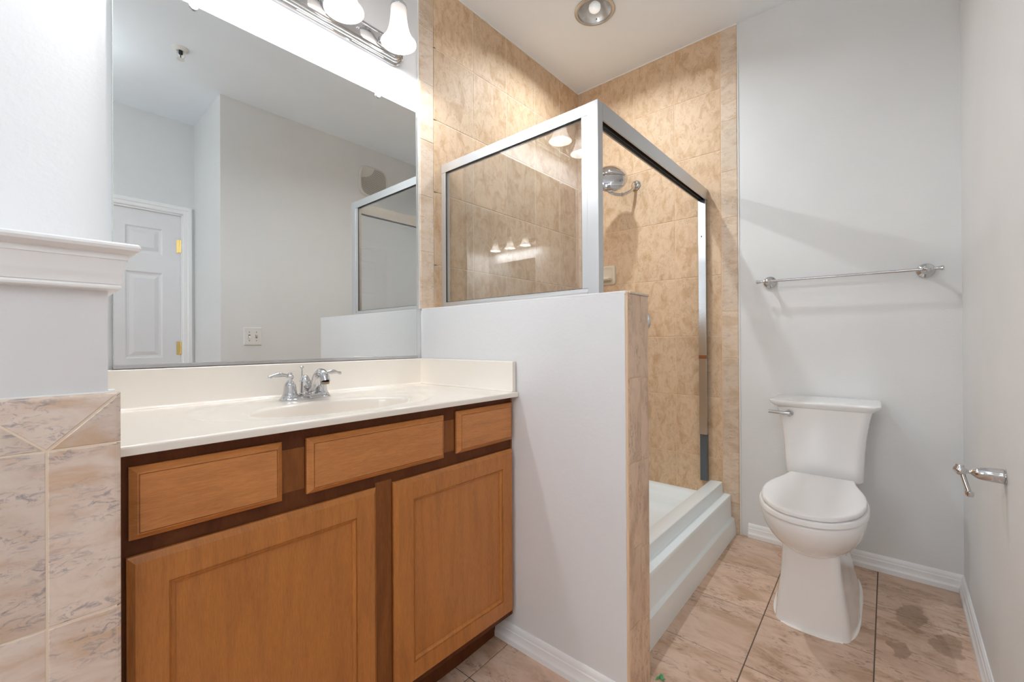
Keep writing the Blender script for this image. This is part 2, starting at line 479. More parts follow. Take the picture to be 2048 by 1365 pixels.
ys = [-LH-.003, -.75, -.50, -.25, 0]
for a, b in zip(ys[:-1], ys[1:]):
    tile(bm, rect(XH+.014, XH2+.002, a, b), ft, lay, rv(), gap=.0006)
obj('top_tiles', bm, [grout, edge_tile], pw)
bm, lay = tiles_mesh()
box(bm, XH2-.008, XH2-.003, -LH+.006, 0, -.05, ZH-.005)
fi = lambda u, v, w_: (XH2-.008+w_, u, v)
us = [-LH+.003, -.92, -.665, -.41, -.155, 0]; vs_ = [-.05, .05, .39, .725, 1.065, ZH-.006]
for a, b in zip(us[:-1], us[1:]):
    for c, d in zip(vs_[:-1], vs_[1:]): tile(bm, rect(a, b, c, d), fi, lay, rv(), gap=.001)
obj('shower_side_tiles', bm, [grout, shower_tile], pw)

# shower wall tiles
rows = [-.02, .05, .39, .727, 1.065, 1.402, 1.745, 2.085, 2.425, ZC-.002]
bm, lay = tiles_mesh()
box(bm, 1.206, 1.30, .0015, .0078, ZH, ZC-.002); box(bm, 1.284, XB+.004, .0015, .0078, -.05, ZC-.002)
fv = lambda u, v, w_: (u, .008-w_, v)
cols = [1.2835, 1.5405, 1.798, 2.056, 2.312, XB]
for a, b in zip(cols[:-1], cols[1:]):
    for c, d in zip(rows[:-1], rows[1:]): tile(bm, rect(a, b, c, d), fv, lay, rv(), gap=.0016)
bz = [ZC-.002, 2.488, 2.235, 1.969, 1.7125, 1.456, ZH+.0005]
for b, a in zip(bz[:-1], bz[1:]):
    tile(bm, rect(1.2025, 1.2835, a, b), fv, lay, rv(), gap=.0009, r=[.0018, .0018, .0018, .006])
for f in bm.faces:
    if f.material_index == 1 and f.calc_center_median().x < 1.2835: f.material_index = 2
obj('shower_wall_tiles', bm, [grout_pale, shower_tile, edge_tile], wall_v)
bm, lay = tiles_mesh()
box(bm, XB+.0015, XB+.0078, -.994, 0, -.05, ZC-.002)
fb = lambda u, v, w_: (XB+.008-w_, u, v)
cols = [0, -.150, -.405, -.660, -.9135]
for a, b in zip(cols[:-1], cols[1:]):
    for c, d in zip(rows[:-1], rows[1:]): tile(bm, rect(b, a, c, d), fb, lay, rv(), gap=.0016)
bz = [ZC-.002, 2.490, 2.235, 1.960, 1.708, 1.4535, 1.199, .9446, .69, .4353, .1698, -.05]
for b, a in zip(bz[:-1], bz[1:]):
    tile(bm, rect(-.9965, -.9135, a, b), fb, lay, rv(), gap=.0009, r=[.0018, .0018, .0018, .006])
for f in bm.faces:
    if f.material_index == 1 and f.calc_center_median().y < -.9135: f.material_index = 2
obj('shower_wall_tiles', bm, [grout, shower_tile, edge_tile], wall_b)
bm = NB(); box(bm, XB-.004, XB+.001, -.996, 0, ZC-.006, ZC); box(bm, 1.205, XB, -.003, .001, ZC-.005, ZC)
struct(obj('trim_1', bm, caulk))
bm = NB(); box(bm, XB+.003, XB+.0085, -1.0005, -.996, zf(XB), ZC-.002); box(bm, 1.199, 1.203, .003, .0085, ZH, ZC-.002)
struct(obj('trim_2', bm, caulk))

# ------------------------------------------------------------------ pony wall at left with tile wainscot and cap moulding
PX, PY = .102, -.592
pony = struct(obj('wall_pony', bx(-1.45, PX, PY, PY+.12, -.2, 1.19), wall_white))
bm = NB(); box(bm, PX-.12, PX, PY+.119, .007, -.2, 1.19)
obj('side_leg', bm, wall_white, pony)
CAP = [(0, 1.129), (.0065, 1.1295), (.0132, 1.1307), (.0155, 1.1325), (.0160, 1.1355), (.0150, 1.139), (.0145, 1.1398), (.0162, 1.1403), (.0166, 1.1524),
       (.0179, 1.1554), (.0185, 1.160), (.0200, 1.1685), (.0212, 1.175), (.0227, 1.1816), (.0238, 1.1818), (.0240, 1.1905), (.0284, 1.1915), (.0315, 1.1935),
       (.0369, 1.1979), (.0386, 1.2025), (.0375, 1.2065), (.0349, 1.2088), (0, 1.2095)]
bm = NB(); sweep(bm, [(-1.45, PY), (PX, PY), (PX, .006)], CAP, -1)
obj('cap_moulding', bm, trim_paint, pony, smooth=True, angle=22)
obj('cap_board', bx(-1.45, PX, PY, .006, 1.18, 1.2094), trim_paint, pony)
bm, lay = tiles_mesh()
fp = lambda u, v, w_: (u, PY-w_, v)
box(bm, -1.4, .112, PY-.0069, PY, -.15, .953)
e0, e1, xt, xj = .8695, .9565, .1185, .0297
bn = [.002]*3
tile(bm, [(xj, e0), (xt, e1), (xj-(xt-xj), e1)], fp, lay, rv(), gap=.0007, r=[.002, .008, .002])
tile(bm, [(xj, e0), (xt, e0), (xt, e1)], fp, lay, rv(), gap=.0007, r=[.002, .012, .002])
tile(bm, [(xj, e0), (xj-(xt-xj), e1), (-.26, e1), (-.26, e0)], fp, lay, rv(), gap=.0007, r=[.002, .008, .002, .002])
zz = [e0, .5895, .312, .03, -.15]
for b, a in zip(zz[:-1], zz[1:]):
    tile(bm, rect(xj, xt, a, b), fp, lay, rv(), gap=.0009, r=[.002, .013, .002, .002])
    for k in range(4):
        tile(bm, rect(xj-.31*(k+1), xj-.31*k, a, b), fp, lay, rv(), gap=.0009)
tile(bm, rect(-.55, -.26, e0, e1), fp, lay, rv(), gap=.0009, r=[.002, .002, .008, .002])
tile(bm, rect(-.86, -.55, e0, e1), fp, lay, rv(), gap=.0009, r=[.002, .002, .008, .002])
obj('wainscot_tiles', bm, [grout_pale, pony_tile], pony, smooth=True, angle=20)
bm = NB(); box(bm, -1.4, .1115, PY-.004, PY, .953, .9575); box(bm, PX, .1115, PY-.003, PY+.02, .951, .960)
obj('caulk_bead', bm, caulk, pony, bevel=.001)

# ------------------------------------------------------------------ passage door seen in the mirror
d = thing('door_1', 'x', 'x', (DX0, YD, 0)); del d['label']; del d['category']; struct(d)
def door_leaf():
    bm = NB(); x0, x1, z0, z1 = DX0+.004, DX1-.005, -.078, DZ-.006
    yf, yb = YD-.012, YD-.047
    sw = .108; pw_ = .211
    cx = [(x1-sw-pw_, x1-sw), (x0+sw, x0+sw+pw_)]
    rz = [(.10, .80), (.9365, 1.568), (1.702, 1.897)]
    xs = sorted([x0, x1]+[v for c in cx for v in c]); zs_ = sorted([z0, z1]+[v for r in rz for v in r])
    for a, b in zip(xs[:-1], xs[1:]):
        for c, e in zip(zs_[:-1], zs_[1:]):
            mid = ((a+b)/2, (c+e)/2)
            hole = any(p[0] < mid[0] < p[1] for p in cx) and any(q[0] < mid[1] < q[1] for q in rz)
            if not hole: box(bm, a, b, yb, yf, c, e)
    bmesh.ops.remove_doubles(bm, verts=bm.verts[:], dist=1e-5)
    for (a, b) in cx:
        for (c, e) in rz:
            lv = [(0, 0), (.010, -.008), (.022, -.009), (.048, -.001)]
            rings = [[(a+o, yf+dp, c+o), (b-o, yf+dp, c+o), (b-o, yf+dp, e-o), (a+o, yf+dp, e-o)] for o, dp in lv]
            ring_loft(bm, rings, cap0=False)
    return bm
obj('door_leaf', door_leaf(), door_paint, d)
def casing():
    bm = NB()
    prof = [(0, 0), (.006, .010), (.012, .013), (.030, .014), (.036, .018), (.055, .020), (.060, .017), (.062, .004), (.062, 0)]
    # path around the opening; offset outward from the opening, height = projection into the room
    P = [Vector((DX1+.004, -.09)), Vector((DX1+.004, DZ+.004)), Vector((DX0-.004, DZ+.004)), Vector((DX0-.004, -.09))]
    rings = []
    for i, p in enumerate(P):
        ox = 1 if i < 2 else -1; oz = 1 if i in (1, 2) else 0
        rings.append([(p.x+ox*o, YD+h, p.y+oz*o) for o, h in prof])
    ring_loft(bm, rings)
    return bm
obj('door_casing', casing(), trim_paint, d, smooth=True, angle=25)
bm = NB(); box(bm, DX1-.004, DX1+.006, YD-.11, YD+.002, -.09, DZ+.004); box(bm, DX0-.006, DX0+.003, YD-.11, YD+.002, -.09, DZ+.004); box(bm, DX0, DX1, YD-.11, YD+.002, DZ-.005, DZ+.004)
obj('door_jamb', bm, trim_paint, d)
for z in (1.786, 1.006, .25):
    bm = NB(); box(bm, DX1-.030, DX1+.006, YD-.013, YD-.0095, z-.049, z+.049)
    lathe(bm, [(.0065, -.049), (.0065, .049)], (DX1-.0035, YD-.004, z), n=12)
    for k in (-.053, .049): lathe(bm, [(.004, 0), (.0055, .002), (.003, .005)], (DX1-.0035, YD-.004, z+k), n=10)
    obj('hinge', bm, brass, d, smooth=True)
bm = NB(); lathe(bm, [(.028, 0), (.028, .006), (.010, .010), (.010, .035), (.026, .045), (.028, .058), (.018, .068), (.001, .07)], (DX0+.07, YD-.012, .93), (0, 1, 0), 24)
obj('door_knob', bm, brass, d, smooth=True)

# ------------------------------------------------------------------ vanity cabinet
vc = thing('vanity_cabinet', 'brown stained maple bathroom cabinet with three drawer fronts and two panel doors', 'cabinet', (.655, -.27, -.09))
VX0, VX1, YF = .108, 1.204, -.541
bm = NB()
box(bm, VX0, VX1, YF, YF+.019, .028, .8370)
box(bm, VX0, VX0+.012, YF+.019, -.003, .028, .8370); box(bm, VX1-.012, VX1, YF+.019, -.003, .028, .8370)
box(bm, VX0+.012, VX1-.012, YF+.019, -.003, .028, .042); box(bm, VX0+.012, VX1-.012, -.010, -.003, .042, .8370)
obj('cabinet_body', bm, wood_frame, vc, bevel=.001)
bm = NB()     # stiles that stand a hair proud of the rails
for a, b in ((.400, .452), (.879, .925), (.641, .692)):
    z0, z1 = (.690, .79) if a != .641 else (.03, .655)
    box(bm, a, b, YF-.0012, YF+.004, z0, z1)
box(bm, 1.1995, VX1+.003, YF-.0015, YF+.004, .03, .836)
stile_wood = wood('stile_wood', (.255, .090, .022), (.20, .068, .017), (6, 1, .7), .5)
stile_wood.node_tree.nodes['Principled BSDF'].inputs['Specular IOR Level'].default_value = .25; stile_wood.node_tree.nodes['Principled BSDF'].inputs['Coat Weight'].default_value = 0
obj('frame_stiles', bm, stile_wood, vc)
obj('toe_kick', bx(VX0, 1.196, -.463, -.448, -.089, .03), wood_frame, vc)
def slab_front(x0, x1, z0, z1):
    bm = NB(); y0 = YF-.0015; lv = [(0, y0), (0, y0-.007), (.003, y0-.0095), (.011, y0-.0175), (.0125, y0-.0178), (.0131, y0-.0155), (.0139, y0-.0155), (.0146, y0-.0182)]
    rings = [[(x0+o, y, z0+o), (x1-o, y, z0+o), (x1-o, y, z1-o), (x0+o, y, z1-o)] for o, y in lv]
    ring_loft(bm, rings); return bm
for (a, b, c, e) in ((.1335, .3985, .6765, .8115), (.4545, .8765, .6765, .8105), (.9290, 1.1985, .6795, .8155)):
    obj('drawer_front', slab_front(a, b, c, e), wood_h, vc)
def panel_door(x0, x1, z0, z1, sw=.060):
    bm = NB(); y0 = YF-.0015
    lv = [(0, y0), (0, y0-.007), (.003, y0-.0095), (.011, y0-.0178), (sw, y0-.0178), (sw+.0010, y0-.0145), (sw+.0028, y0-.0145),
          (sw+.0045, y0-.0165), (sw+.011, y0-.0115), (sw+.012, y0-.009), (sw+.0135, y0-.009)]
    rings = [[(x0+o, y, z0+o), (x1-o, y, z0+o), (x1-o, y, z1-o), (x0+o, y, z1-o)] for o, y in lv]
    ring_loft(bm, rings)
    # mitre-free stile and rail seams: fine dark grooves
    for xa in (x0+sw, x1-sw):
        for (za, zb) in ((z0+.012, z0+sw-.001), (z1-sw+.001, z1-.012)):
            box(bm, xa-.0003, xa+.0003, y0-.0182, y0-.0170, za, zb)
    return bm
for (a, b) in ((.1300, .6390), (.6935, 1.1990)):
    dr = obj('cabinet_door', panel_door(a, b, .050, .6455), wood_v, vc)

# ------------------------------------------------------------------ countertop with moulded oval basin
ct = thing('vanity_countertop', 'glossy cream cultured-marble vanity top with moulded oval basin', 'countertop', (.655, -.29, .8375))
CX0, CX1, CY0, CZ = .1035, 1.2055, -.577, .8562
def sm(t): t = max(0, min(1, t)); return t*t*(3-2*t)
BX, BY, BA, BB = .632, -.3575, .235, .135
def top_z(x, y):
    d1 = math.hypot((x-.630)/.355, (y+.305)/.245)
    z = CZ-.0035*(1-sm((d1-.93)/.07))
    d2 = math.hypot((x-BX)/BA, (y-BY)/BB)
    return z-.003*(1-sm((d2-1.0)/.07))
def counter():
    bm = NB(); y1 = -.004; yf = CY0+.006
    # angles around the basin, with the four corners of the slab among them
    ang = [2*PI*k/240 for k in range(240)]
    for cx, cy2 in ((CX0, yf), (CX1, yf), (CX0, y1), (CX1, y1)): ang.append(math.atan2((cy2-BY)/BB, (cx-BX)/BA) % (2*PI))
    ang = sorted(set(round(a, 6) for a in ang)); n = len(ang)
    def edge_t(a):
        dx, dy = BA*math.cos(a), BB*math.sin(a); ts = []
        if dx > 1e-9: ts.append((CX1-BX)/dx)
        if dx < -1e-9: ts.append((CX0-BX)/dx)
        if dy > 1e-9: ts.append((y1-BY)/dy)
        if dy < -1e-9: ts.append((yf-BY)/dy)
        return min(ts)
    rings = []
    bowl = [(.05, -.128), (.25, -.127), (.45, -.124), (.62, -.117), (.74, -.106), (.83, -.090), (.89, -.070), (.93, -.048), (.955, -.030), (.972, -.016), (.983, -.0085), (.991, -.0055), (1.0, -.0040)]
    for t, dz in bowl:
        rings.append([bm.verts.new((BX+BA*t*math.cos(a), BY+BB*t*math.sin(a), CZ-.0035+dz)) for a in ang])
    K = 34
    for k in range(1, K+1):
        f = (k/K)**1.5; row = []
        for a in ang:
            t = 1.0+(edge_t(a)-1.0)*f; x, y = BX+BA*t*math.cos(a), BY+BB*t*math.sin(a)
            row.append(bm.verts.new((x, y, top_z(x, y))))
        rings.append(row)
    for a, b in zip(rings[:-1], rings[1:]):
        for i in range(n): bm.faces.new((a[i], a[(i+1) % n], b[(i+1) % n], b[i]))
    bm.faces.new(rings[0])
    # rolled front edge and underside
    prof = [(yf, CZ), (CY0+.003, CZ-.0006), (CY0+.0008, CZ-.0025), (CY0, CZ-.006), (CY0, .8385), (CY0+.002, .8375), (CY0+.03, .8375)]
    rows = [[bm.verts.new((x, y, z)) for x in (CX0, CX1)] for y, z in prof]
    for p, q in zip(rows[:-1], rows[1:]): bm.faces.new((p[0], q[0], q[1], p[1]))
    for x in (CX0, CX1): box(bm, x-.0004, x+.0004, CY0+.001, y1, .8378, CZ-.001)
    return bm
slabo = obj('slab_with_basin', counter(), counter_m, ct, smooth=True, angle=50)
def splash_prof(y0, y1, z0, z1, r=.004):
    pts = [(y1, z0), (y1, z1)]
    for k in range(5):
        a = PI/2*k/4; pts.append((y0+r-r*math.sin(a), z1-r+r*math.cos(a)))
    pts.append((y0, z0+.008)); pts.append((y0-.003, z0+.003)); pts.append((y0-.008, z0+.0002)); return pts
bm = NB(); prism(bm, splash_prof(-.021, -.0035, CZ, .9680), CX0, 1.1875, 'x')
obj('backsplash', bm, counter_m, ct, smooth=True, angle=50)
bm = NB()
pf = splash_prof(0, .0185, CZ, .9680)
prism(bm, [(1.1872+a, b) for a, b in pf], -.566, -.0035, 'y')
obj('side_splash', bm, counter_m, ct, smooth=True, angle=50, bevel=.0015)
bm = NB(); lathe(bm, [(.021, .004), (.0225, .003), (.022, 0), (.016, .001), (.015, -.004)], (.632, -.3575, CZ-.131), n=24, cap0=False)
obj('drain_ring', bm, chrome, ct, smooth=True)

# ------------------------------------------------------------------ faucet
FX, FY, FZ = .6365, -.125, CZ-.0032
fa = thing('faucet', 'chrome two-lever centerset faucet with arched spout behind the basin', 'faucet', (FX, FY, FZ))
def oval(z, hl, hw, n=40):
    pts = []
    for k in range(n):
        a = 2*PI*k/n; c, s = math.cos(a), math.sin(a)
        pts.append((FX+(hl-hw)*(1 if c > 0 else -1)*(1 if abs(c) > .25 else abs(c)/.25)+hw*c, FY+hw*s, z))
    return pts
bm = NB()
ring_loft(bm, [oval(FZ+z, hl, hw) for z, hl, hw in ((0, .083, .031), (.004, .083, .031), (.006, .0805, .0285), (.010, .0775, .0255), (.014, .0765, .0245), (.0155, .074, .022))])
obj('base_plate', bm, chrome, fa, smooth=True)
for s in (-1, 1):
    x = FX+s*.0508
    bm = NB()
    lathe(bm, [(.0235, .014), (.0235, .018), (.0205, .021), (.0205, .024), (.0195, .030), (.0185, .042), (.0160, .052), (.0115, .059), (.0085, .0615), (.0075, .066), (.0095, .0690),
               (.0115, .073), (.0115, .077), (.0085, .0805), (.0065, .082), (.0075, .085), (.0060, .0885), (.0008, .090)], (x, FY, FZ), n=28)
    hb = obj('handle_body', bm, chrome, fa, smooth=True, angle=50)
    bm = NB(); P = []; RR = []
    for t, r in ((0, .0050), (.012, .0048), (.022, .0060), (.034, .0085), (.045, .0080), (.055, .0050), (.060, .0042), (.064, .0060), (.068, .0055), (.071, .0015)):
        P.append((x+s*t*(1.0 if s > 0 else .98), FY-.10*t, FZ+.076-.04*t+.01*math.sin(t*40))); RR.append(r)
    tube(bm, P, RR, 14)
    obj('lever', bm, chrome, hb, smooth=True, angle=60)
bm = NB()
lathe(bm, [(.0200, .013), (.0200, .018), (.0175, .020), (.0170, .055), (.0185, .058), (.0150, .063), (.0135, .068), (.0105, .074), (.006, .078), (.0008, .079)], (FX-.001, FY+.002, FZ), n=28)
obj('spout_body', bm, chrome, fa, smooth=True, angle=50)
bm = NB()
P = smooth_path([(FX+.001, FY-.006, FZ+.040), (FX+.004, FY-.028, FZ+.034), (FX+.006, FY-.050, FZ+.050), (FX+.007, FY-.066, FZ+.078), (FX+.009, FY-.088, FZ+.090), (FX+.010, FY-.108, FZ+.082), (FX+.010, FY-.118, FZ+.062)], 5)
tube(bm, P, [interp([(0, .014), (.25, .012), (.5, .0125), (.8, .0145), (1, .0155)], k/(len(P)-1)) for k in range(len(P))], 20)
sp = obj('spout', bm, chrome, fa, smooth=True, angle=60)
bm = NB(); lathe(bm, [(.0125, 0), (.0125, -.006), (.0105, -.0075)], (FX+.010, FY-.1185, FZ+.062), n=20)
obj('aerator', bm, mat('aged_aerator_metal', (.35, .27, .18), .3, 1.0), sp, smooth=True)
bm = NB(); lathe(bm, [(.0022, .06), (.0022, .098), (.0055, .101), (.0060, .105), (.0030, .1085), (.0005, .109)], (FX-.003, FY+.022, FZ), n=14)
obj('lift_rod', bm, chrome, fa, smooth=True)

# ------------------------------------------------------------------ wall mirror
MX0, MX1, MZ0, MZ1 = .1735, 1.1800, .9785, 2.0745
mi = thing('wall_mirror', 'large frameless rectangular mirror on the wall above the countertop', 'mirror', ((MX0+MX1)/2, 0, MZ0))
obj('mirror_glass', bx(MX0, MX1, -.0028, .0035, MZ0, MZ1), mirror_m, mi)
bm = NB()
e = .0016
box(bm, MX0-e, MX0, -.003, .006, MZ0, MZ1); box(bm, MX1, MX1+e, -.003, .006, MZ0, MZ1); box(bm, MX0, MX1, -.003, .006, MZ1, MZ1+e)
obj('mirror_edge', bm, mat('mirror_edge_glass', (.55, .60, .57), .2), mi)
bm = NB(); prism(bm, [(.0075, .9700), (-.0085, .9700), (-.0085, .9795), (-.0070, .9805), (-.0062, .9800), (-.0062, .9735), (.0075, .9735)], MX0-.002, MX1+.002, 'x')
obj('bottom_channel', bm, chrome_soft, mi)
for x in (.3555, .9885):
    bm = NB()
    prism(bm, [(x-.011, 2.066), (x-.004, 2.060), (x+.004, 2.060), (x+.011, 2.066), (x+.011, 2.082), (x+.006, 2.090), (x-.006, 2.090), (x-.011, 2.082)], -.0085, -.0032, 'y')
    c = obj('mirror_clip', bm, clear_p, mi, bevel=.001)
    bm = NB(); lathe(bm, [(.0030, 0), (.0026, .0015), (.0005, .002)], (x, -.0085, 2.0800), (0, -1, 0), 12)
    obj('clip_screw', bm, chrome_soft, c)

# ------------------------------------------------------------------ vanity lights
def bath_bar(name, label, x0, x1, xs, group=None, origin=(0, 0)):
    """built along x on the y=0 wall; shades face -y"""
    root = thing(name, label, 'wall light', ((x0+x1)/2, 0, 2.285))
    zc = 2.287
    def stad(y, hh, inset=0.0, n=14):
        pts = []
        for k in range(n+1):
            a = -PI/2+PI*k/n; pts.append((x1-hh0+hh*math.cos(a), y, zc+hh*math.sin(a)))
        for k in range(n+1):
            a = PI/2+PI*k/n; pts.append((x0+hh0+hh*math.cos(a), y, zc+hh*math.sin(a)))
        return pts
    hh0 = .056
    bm = NB(); prof = [(.008, .056), (-.006, .056), (-.010, .0535), (-.011, .0505), (-.0095, .0495), (-.0105, .0475), (-.015, .0455), (-.017, .042), (-.0155, .041), (-.0165, .039),
                       (-.021, .037), (-.023, .0335), (-.0215, .0325), (-.0225, .031), (-.026, .0285), (-.0265, .026)]
    ring_loft(bm, [stad(y, h) for y, h in prof])
    obj('back_plate', bm, chrome, root, smooth=True, angle=28)
    for x in xs:
        bm = NB(); lathe(bm, [(.022, 0), (.022, .006), (.016, .010), (.010, .012)], (x, -.0262, zc+.005), (0, -1, 0), 24)
        P = smooth_path([(x, -.034, zc+.005), (x, -.060, zc+.010), (x, -.082, zc+.050), (x, -.100, zc+.110), (x, -.122, zc+.142), (x, SY, zc+.128)], 5)
        tube(bm, P, .0052, 10)
        ar = obj('arm', bm, chrome, root, smooth=True, angle=50)
        bm = NB(); lathe(bm, [(.0300, .088), (.0318, .092), (.0312, .098), (.026, .110), (.017, .124), (.009, .130), (.005, .133), (.0085, .137), (.0095, .1425), (.007, .148), (.0005, .150)], (x, SY, zc), n=28)
        obj('shade_holder', bm, chrome, ar, smooth=True, angle=50)
        bm = NB()
        o_ = [(.0290, .108), (.0300, .098), (.0305, .085), (.0315, .060), (.0335, .035), (.0375, .010), (.0440, -.013), (.0520, -.030), (.0610, -.0435), (.0680, -.0520), (.0690, -.0545)]
        i_ = [(r-.003, t) for r, t in o_[::-1]]
        i_[0] = (.0665, -.0550)
        lathe(bm, o_+i_, (x, SY, zc), n=40, cap0=False, cap1=True)
        sh = obj('glass_shade', bm, shade_m, root, smooth=True, angle=60)
        bm = NB(); lathe(bm, [(.012, .070), (.013, .055), (.020, .035), (.027, .012), (.028, 0), (.024, -.014), (.014, -.023), (.001, -.026)], (x, SY, zc), n=24)
        obj('bulb', bm, bulb_m, root, smooth=True, angle=60)
        point('bulb_light', (x, SY, zc-.042), .02, BULB_W, BULB_C)
    for a, b in zip(xs[:-1], xs[1:]):
        bm = NB(); lathe(bm, [(.0055, 0), (.005, .004), (.0005, .0065)], ((a+b)/2, -.0264, zc), (0, -1, 0), 14)
        obj('plate_screw', bm, chrome, root, smooth=True)
    return root
SY = -.135
bath_bar('vanity_light', 'four-light chrome vanity bar with white bell glass shades above the large mirror', .224, 1.112, [.312, .542, .772, 1.002])

# second vanity corner, seen only in reflections: its own mirror and a three-light bar on the west wall
before = set(sc.collection.objects)
second = bath_bar('vanity_light', 'three-light chrome vanity bar reflected in the shower glass, above the smaller mirror', 0.0, .72, [.11, .36, .61])
new = [o for o in sc.collection.objects if o not in before]
MW = Matrix.Translation((XL, -2.355, -.012)) @ Matrix.Rotation(PI/2, 4, 'Z')
bpy.context.view_layer.update()
for o in new:
    if o.parent is None:
        o.matrix_world = MW @ o.matrix_world
m2 = thing('wall_mirror', 'smaller frameless mirror seen by reflection in the shower glass below the three-light bar', 'mirror', (XL, -2.04, .98))
obj('mirror_glass', bx(XL, XL+.006, -2.40, -1.70, .985, 2.085), mirror_m, m2)
bm = NB(); box(bm, XL, XL+.0085, -2.402, -1.698, .975, .985)
obj('bottom_channel', bm, chrome_soft, m2)

# ------------------------------------------------------------------ recessed shower lamp, and an added fill lamp
cl = thing('recessed_ceiling_light', 'round recessed lamp with chrome trim and round bulb in the ceiling above the shower', 'ceiling light', (CLX, CLY, ZC))
bm = NB(); lathe(bm, [(.0860, .002), (.1010, 0), (.1025, -.003), (.0990, -.0055), (.0900, -.0075), (.0870, -.0065), (.0855, -.004), (.0850, .002), (.0800, .020), (.0795, .03)], (CLX, CLY, ZC), n=56, cap0=False, cap1=False)
obj('trim_ring', bm, mat('brushed_trim_metal', (.50, .49, .47), .3, .9), cl, smooth=True, angle=40)
bm = NB(); lathe(bm, [(.0848, .002), (.0800, .012), (.0740, .022), (.0700, .034), (.0560, .055), (.040, .085), (.030, .10), (.0005, .10)], (CLX, CLY, ZC), n=48, cap0=False)
obj('reflector', bm, mat('satin_reflector', (.72, .71, .69), .25, .8), cl, smooth=True, angle=40)
bm = NB(); lathe(bm, [(.010, .040), (.022, .036), (.029, .027), (.0305, .016), (.027, .006), (.018, -.002), (.008, -.0055), (.0005, -.006)], (CLX, CLY, ZC), n=28)
obj('bulb', bm, can_bulb_m, cl, smooth=True, angle=60)
ld = area_disc('recessed_lamp_light', (CLX, CLY, ZC-.008), .026, CAN_W, CAN_C); ld.data.spread = math.radians(153)
for a in (.4, 2.5, 4.6):
    bm = NB(); lathe(bm, [(.003, 0), (.003, .004)], (CLX+.0790*math.cos(a), CLY+.0790*math.sin(a), ZC+.012), n=8)
    obj('trim_screw', bm, dark_m, cl)

DMX, DMY = .0, -1.74  # bowl lamp added out of view to lift the general light
dm = thing('added_fill_lamp', 'unseen glowing white bowl added above the viewer to fill the room with light', 'ceiling light', (DMX, DMY, ZC))
bm = NB(); lathe(bm, [(.065, 0), (.065, -.012), (.02, -.02), (.009, -.022), (.009, -.29)], (DMX, DMY, ZC), n=32); obj('fill_lamp_stem', bm, chrome_soft, dm, smooth=True)
bm = NB(); lathe(bm, [(.012, -.285), (.10, -.288), (.135, -.30), (.145, -.325), (.125, -.365), (.08, -.39), (.0005, -.40)], (DMX, DMY, ZC), n=40); obj('fill_lamp_bowl', bm, fill_bowl_m, dm, smooth=True, angle=60)

# sprinkler head, seen in the mirror
SX, SYY = .622, -1.475
spk = thing('sprinkler_head', 'small white fire sprinkler on the ceiling, seen in the mirror', 'sprinkler', (SX, SYY, ZC))
bm = NB(); lathe(bm, [(.042, 0), (.041, -.004), (.030, -.012), (.020, -.014), (.018, -.010)], (SX, SYY, ZC), n=32); obj('escutcheon', bm, plastic_w, spk, smooth=True)
bm = NB(); lathe(bm, [(.010, -.010), (.010, -.030), (.007, -.032)], (SX, SYY, ZC), n=14); lathe(bm, [(.0025, -.03), (.0025, -.052)], (SX, SYY, ZC), n=8)
obj('orifice', bm, dark_m, spk, smooth=True)
bm = NB()
for s in (-1, 1):
    tube(bm, smooth_path([(SX+s*.010, SYY, ZC-.018), (SX+s*.019, SYY, ZC-.034), (SX+s*.014, SYY, ZC-.050), (SX, SYY, ZC-.058)], 5), .0028, 8)
lathe(bm, [(.003, -.056), (.019, -.060), (.019, -.062), (.003, -.063)], (SX, SYY, ZC), n=20)
obj('frame', bm, plastic_w, spk, smooth=True)

# ------------------------------------------------------------------ exhaust fan grille and switch on the south wall (mirror)
def fan():
    cx, cz, hw, hh = 2.06, 2.445, .138, .135
    YW = -W
    root = thing('exhaust_fan', 'grey slotted exhaust fan cover high on the wall opposite the mirror', 'fan', (cx, YW, cz))
    def outl(y, k, n=64):
        pts = []
        for i in range(n):
            a = 2*PI*i/n; c, s = math.cos(a), math.sin(a); e_ = 2/3.6
            pts.append((cx+hw*k*(1 if c > 0 else -1)*abs(c)**e_, y, cz+hh*k*(1 if s > 0 else -1)*abs(s)**e_))
        return pts
    bm = NB(); ring_loft(bm, [outl(YW, 1), outl(YW+.018, 1), outl(YW+.026, .96), outl(YW+.028, .90), outl(YW+.026, .88)])
    obj('cover', bm, vent_m, root, smooth=True, angle=40)
    bm = NB()
    n = 26
    for i in range(n):
        z = cz-hh*.84+2*hh*.84*i/(n-1)
        half = hw*.86*(1-abs((z-cz)/(hh*.9))**3.6)**(1/3.6) if abs(z-cz) < hh*.9 else .01
        xa, xb = cx-half, cx+half
        # solid quarter at the upper corner toward the door
        if z > cz+.02: xa = cx-hw*.9+max(0, math.sqrt(max(0, ( .135)**2-(z-(cz+hh+.02))**2))) if (cz+hh+.02-z) < .135 else xa
        xa = max(xa, cx-half)
        if xb-xa > .01: box(bm, xa, xb, YW+.0258, YW+.0268, z-.0018, z+.0018)
    obj('slots', bm, slot_m, root)
fan()
